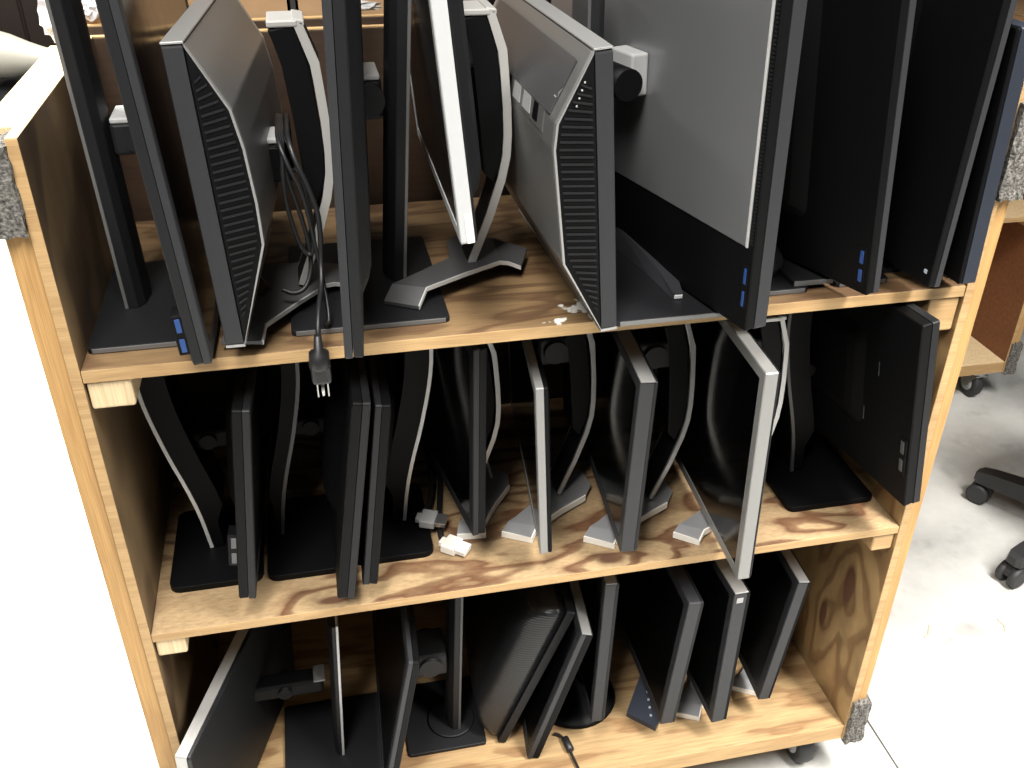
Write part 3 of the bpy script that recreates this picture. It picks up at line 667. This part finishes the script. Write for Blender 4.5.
t = thing('adapter_cable', 'thin black cable with a bead trailing off the front of the bottom shelf', 'cable', (.655, .05, S3))
G().tube([(.640, .093, S3 + .006), (.650, .088, S3 + .006), (.656, .075, S3 + .006), (.66, .05, S3 + .006), (.664, .02, S3 + .0055), (.666, .004, S3 + .006), (.667, -.009, S3 + .004), (.667, -.010, S3 - .03), (.667, -.010, S3 - .10)], .0026, 8, smooth_path=2).out('cord', 'cord', t)
G().lathe([(-.016, .004), (-.014, .0075), (.014, .0075), (.016, .004)], (.659, .062, S3 + .0082), (.14, -1, 0), 16).out('bead', 'cord', t)

# ------------------------------------------------------------------ carts and clutter behind
cart_b = dup(cart_a, (1.208, 1.19, 0), 0, 'empty plywood cart behind to the right, showing a brown inside and a caster')
cart_c = dup(cart_a, (1.165, 1.115, 0), math.pi, 'plywood cart standing back to back behind the front cart, cardboard boxes on it')
for c in (cart_b,):
    for ch in c.children:
        if ch.name.startswith(('side_panel', 'back_panel')):
            ch.data = ch.data.copy(); ch.data.materials[0] = MATS['hardboard']
        if ch.name.startswith('shelf') and not ch.name.startswith('shelf_edge'):
            ch.data = ch.data.copy(); ch.data.materials[0] = MATS['pine_pale']

def carton(label, x0, x1, y0, y1, z0, z1, mat='cardboard', flaps=True, grp=None):
    t = thing('cardboard_box', label, 'box', ((x0 + x1) / 2, (y0 + y1) / 2, z0), grp)
    w = .004
    g = G().box((x0, y0, z0), (x1, y0 + w, z1)).box((x0, y1 - w, z0), (x1, y1, z1)).box((x0, y0, z0), (x0 + w, y1, z1)).box((x1 - w, y0, z0), (x1, y1, z1)).box((x0, y0, z0), (x1, y1, z0 + w))
    g.out('carton', mat, t)
    if flaps:
        for s, (ya, yb) in ((1, (y0, (y0 + y1) / 2 - .002)), (-1, (y1, (y0 + y1) / 2 + .002))):
            G().box((x0 + .002, min(ya, yb), z1), (x1 - .002, max(ya, yb), z1 + .004), .001).out('flap', mat, t)
    return t
CB = 'cardboard boxes on the cart behind'
carton('brown cardboard box above the back rail, just right of the silver-backed monitor', .06, .292, .64, .98, .002, .46, grp=CB)
carton('brown cardboard box seen above the back rail left of the monitor with white edge', .302, .565, .645, .98, .002, .47, grp=CB)
t = carton('black equipment box with white label seen at the top, left of the silver-topped monitor', .60, .745, .63, .95, .002, .40, 'black', grp=None); t.name = 'equipment_box'; t['category'] = 'box'
G().box((.612, .6285, .300), (.655, .6305, .36), .0005).out('box_label', 'label_paper', t)
G().box((.660, .6285, .306), (.735, .6305, .36), .0005).out('box_label', 'pale_plastic', t)
t = carton('pale grey box seen at the top edge behind the silver-topped monitor', .765, .94, .66, .95, .002, .42, 'pale_grey', grp=None); t.name = 'storage_box'
o = G().box((.556, .492, .2865), (.590, .517, .2985), .003).out('tape_roll_box', 'red_plastic', None)
o.name = 'plastic_block'; o['label'] = 'small red plastic block lying on the back rail beside the white-edged monitor'; o['category'] = 'block'
def crumpled(name, label, cat, c, r, seed, sq=(1, 1, 1), mat='crumple'):
    rnd = random.Random(seed); bm = bmesh.new(); bmesh.ops.create_icosphere(bm, subdivisions=3, radius=1)
    for v in bm.verts:
        k = 1 + rnd.uniform(-.28, .22); v.co = Vector((v.co.x * sq[0], v.co.y * sq[1], v.co.z * sq[2])) * r * k
    g = G(); g._merge(bm, lambda p: Vector(c) + Vector(p)); o = g.out(name, mat); o['label'] = label; o['category'] = cat; return o
crumpled('plastic_wrap', 'crumpled clear plastic wrap bunched at the back corner of the left wooden panel', 'plastic wrap', (-.035, .47, .3225), .028, 3, (.8, 1, 1.2))
crumpled('paper_scrap', 'torn grey paper strip lying along the gap behind the back rail', 'paper', (.40, .610, .2985), .010, 5, (4, 1, .8), 'pale_grey')
crumpled('paper_ball', 'crumpled white paper behind the leftmost top-shelf stand column', 'paper', (-.012, .612, .305), .017, 8, (1.2, 1, .9), 'crumple')

# far behind on the left: dark cabinet, black bins and a white pipe on them
t = thing('dark_cabinet', 'tall dark brown cabinet far behind at the top left corner', 'cabinet', (-1.5, 5.5, FLOOR))
cb = G().box((-2.6, 5.25, FLOOR + .002), (-.55, 5.8, FLOOR + 1.9), .01).out('body', 'brown_dark', t)
for x0, x1 in ((-2.58, -1.93), (-1.91, -1.26), (-1.24, -.57)):
    dd = G().box((x0, 5.225, FLOOR + .06), (x1, 5.249, FLOOR + 1.86), .006).out('door', 'brown_dark', t)
    G().box((x1 - .06, 5.20, FLOOR + .9), (x1 - .045, 5.226, FLOOR + 1.05), .003).out('door_handle', 'steel', dd)
t = thing('storage_bin', 'black storage bin far behind at the left edge, under the white pipe', 'bin', (-1.15, 4.55, FLOOR))
bp = [(-1.75, FLOOR + .002), (-.55, FLOOR + .002), (-.50, FLOOR + .33), (-1.80, FLOOR + .33)]
G().prism(bp, 4.2, 4.9, 'XZY', .02).out('body', 'black', t)
G().box((-1.83, 4.17, FLOOR + .33), (-.47, 4.93, FLOOR + .37), .012).out('lid', 'charcoal', t)
t = thing('plastic_pipe', 'white plastic pipe with a flared dark-mouthed end, lying far behind at the left edge', 'pipe', (-1.0, 4.5, FLOOR + .37))
G().lathe([(-.30, .118), (-.28, .122), (-.22, .112), (-.12, .082), (-.04, .064), (.30, .060)], (-.97, 4.5, FLOOR + .375 + .122), (1, -.15, -.12), 36).out('pipe', 'pipe_plastic', t)
G().lathe([(-.305, .095), (-.296, .097)], (-.97, 4.5, FLOOR + .375 + .122), (1, -.15, -.12), 36).out('mouth', 'charcoal', t)
carton('small brown carton on the cart behind, peeking past the rightmost top-shelf monitor', 2.19, 2.40, 1.24, 1.50, .002, .10, grp=None)

# ------------------------------------------------------------------ office chair at the right
t = thing('office_chair', 'black five-star office chair base with twin-wheel casters on the concrete at right', 'chair', (2.199, .497, FLOOR))
cx, cy = 2.199, .497
hub = G().lathe([(.07, .045), (.075, .05), (.125, .05), (.14, .034), (.26, .03), (.262, .022), (.40, .022)], (cx, cy, FLOOR), (0, 0, 1), 24).out('gas_column', 'chair_plastic', t)
for k in range(5):
    a = R(122 + 72 * k); ux, uy = math.cos(a), math.sin(a)
    fn = lambda p: Vector((cx + ux * p[0] - uy * p[1], cy + uy * p[0] + ux * p[1], FLOOR + p[2]))
    G(fn).loft([[(.03, s * wv, z) for s, z in ((-1, zl), (1, zl), (1, zh), (-1, zh))] if x == .03 else [(x, -wv, zl), (x, wv, zl), (x, wv * .8, zh), (x, -wv * .8, zh)] for x, wv, zl, zh in ((.03, .032, .078, .132), (.15, .029, .074, .122), (.27, .024, .068, .107), (.300, .022, .066, .100), (.312, .013, .070, .092))]).out('base_leg', 'chair_plastic', t)
    c = G(fn).lathe([(.045, .008), (.085, .008)], (.285, 0, 0), (0, 0, 1), 12).prism([(.262, .05), (.30, .06), (.318, .035), (.31, .05), (.295, .066), (.27, .064)], -.012, .012, 'XZY', .002).out('caster', 'chair_plastic', t)
    for s in (-1, 1): G(fn).lathe([(-.010, .022), (-.008, .0295), (.008, .0295), (.010, .022)], (.290, s * .017, .0298), (0, 1, 0), 24).out('wheel', 'rubber', c)
G().lathe([(.43, .10), (.432, .185), (.445, .20), (.485, .20), (.50, .18), (.503, .02)], (cx, cy, FLOOR), (0, 0, 1), 40).lathe([(.395, .07), (.432, .09)], (cx, cy, FLOOR), (0, 0, 1), 24).out('seat', 'charcoal', t)
G().box((cx + .17, cy - .18, FLOOR + .62), (cx + .22, cy + .18, FLOOR + 1.0), .024, 4).prism([(cx + .05, FLOOR + .40), (cx + .225, FLOOR + .41), (cx + .235, FLOOR + .75), (cx + .215, FLOOR + .75), (cx + .205, FLOOR + .43), (cx + .05, FLOOR + .42)], cy - .03, cy + .03, 'XZY', .003).out('backrest', 'charcoal', t)

# ------------------------------------------------------------------ the setting
o = G().box((-6, -4, FLOOR - .1), (7.5, 8, FLOOR)).out('floor', 'concrete'); o['kind'] = 'structure'
plain('wall_paint', (.42, .41, .39), .8)
o = G().box((-6, 8, FLOOR), (7.5, 8.1, FLOOR + 3.6)).out('wall_back', 'wall_paint'); o['kind'] = 'structure'
# bits of shavings on the floor
for k, (x, y, a, l) in enumerate(((1.60, .30, 40, .05), (1.63, .27, 20, .04), (1.80, .28, 70, .04), (2.02, 1.05, 10, .02))):
    pts = [(x + l * s * math.cos(R(a)) + .006 * math.sin(5 * s), y + l * s * math.sin(R(a)), FLOOR + .0015) for s in (0, .3, .6, 1)]
    o = G().tube(pts, .0014, 6, smooth_path=1).out('wood_shaving', 'pine_pale'); o['label'] = 'thin pale wood shaving on the concrete floor right of the front cart'; o['category'] = 'shaving'; o['group'] = 'wood shavings on the floor'

# ------------------------------------------------------------------ light and camera
def area(name, loc, target, sx, sy, power, col=(1, .97, .92), spread=180):
    l = bpy.data.lights.new(name, 'AREA'); l.shape = 'RECTANGLE'; l.size = sx; l.size_y = sy; l.energy = power; l.color = col; l.spread = R(spread)
    o = bpy.data.objects.new(name, l); COL.objects.link(o); o.location = loc
    o.rotation_euler = (Vector(target) - Vector(loc)).to_track_quat('-Z', 'Y').to_euler(); return o
area('ceiling_lamp_near', (-.1, -1.15, 3.1), (0, -1.0, 0), .5, 1.6, 80, spread=150)
area('ceiling_lamp_left', (-1.3, 1.3, 3.1), (-1.3, 1.3, 0), .5, 2.6, 260, spread=104)
area('added_fill_back', (-.6, 4.0, 3.1), (-.7, 4.2, 0), .5, 1.6, 55, spread=110)  # added unseen fill that brightens the pipe and clutter far behind
area('ceiling_lamp_right', (1.9, -1.3, 3.1), (1.8, -1.0, 0), .5, 1.6, 100, spread=95)
w = bpy.data.worlds.new('world'); SC.world = w; w.use_nodes = True
w.node_tree.nodes['Background'].inputs['Color'].default_value = (.95, .97, 1, 1)
w.node_tree.nodes['Background'].inputs['Strength'].default_value = .05

cam = bpy.data.cameras.new('camera'); co = bpy.data.objects.new('camera', cam); COL.objects.link(co)
yaw, pitch, roll = .2126, .5495, .0052
cy_, sy_, cp, sp = math.cos(yaw), math.sin(yaw), math.cos(pitch), math.sin(pitch)
f = Vector((sy_ * cp, cy_ * cp, -sp)); r = Vector((cy_, -sy_, 0)); u = r.cross(f)
r2 = r * math.cos(roll) + u * math.sin(roll); u2 = u * math.cos(roll) - r * math.sin(roll)
M = Matrix((r2, u2, -f)).transposed().to_4x4(); M.translation = Vector((.3004, -1.0828, .5948 + Z0))
co.matrix_world = M
cam.sensor_width = 36; cam.lens = 959.64 / 1024 * 36; cam.clip_start = .05
SC.camera = co
SC.view_settings.view_transform = 'Standard'; SC.view_settings.look = 'None'; SC.view_settings.gamma = 1
SC.view_settings.use_curve_mapping = False; SC.view_settings.exposure = .35
for o in bpy.data.objects:
    if '_w' in o: del o['_w']
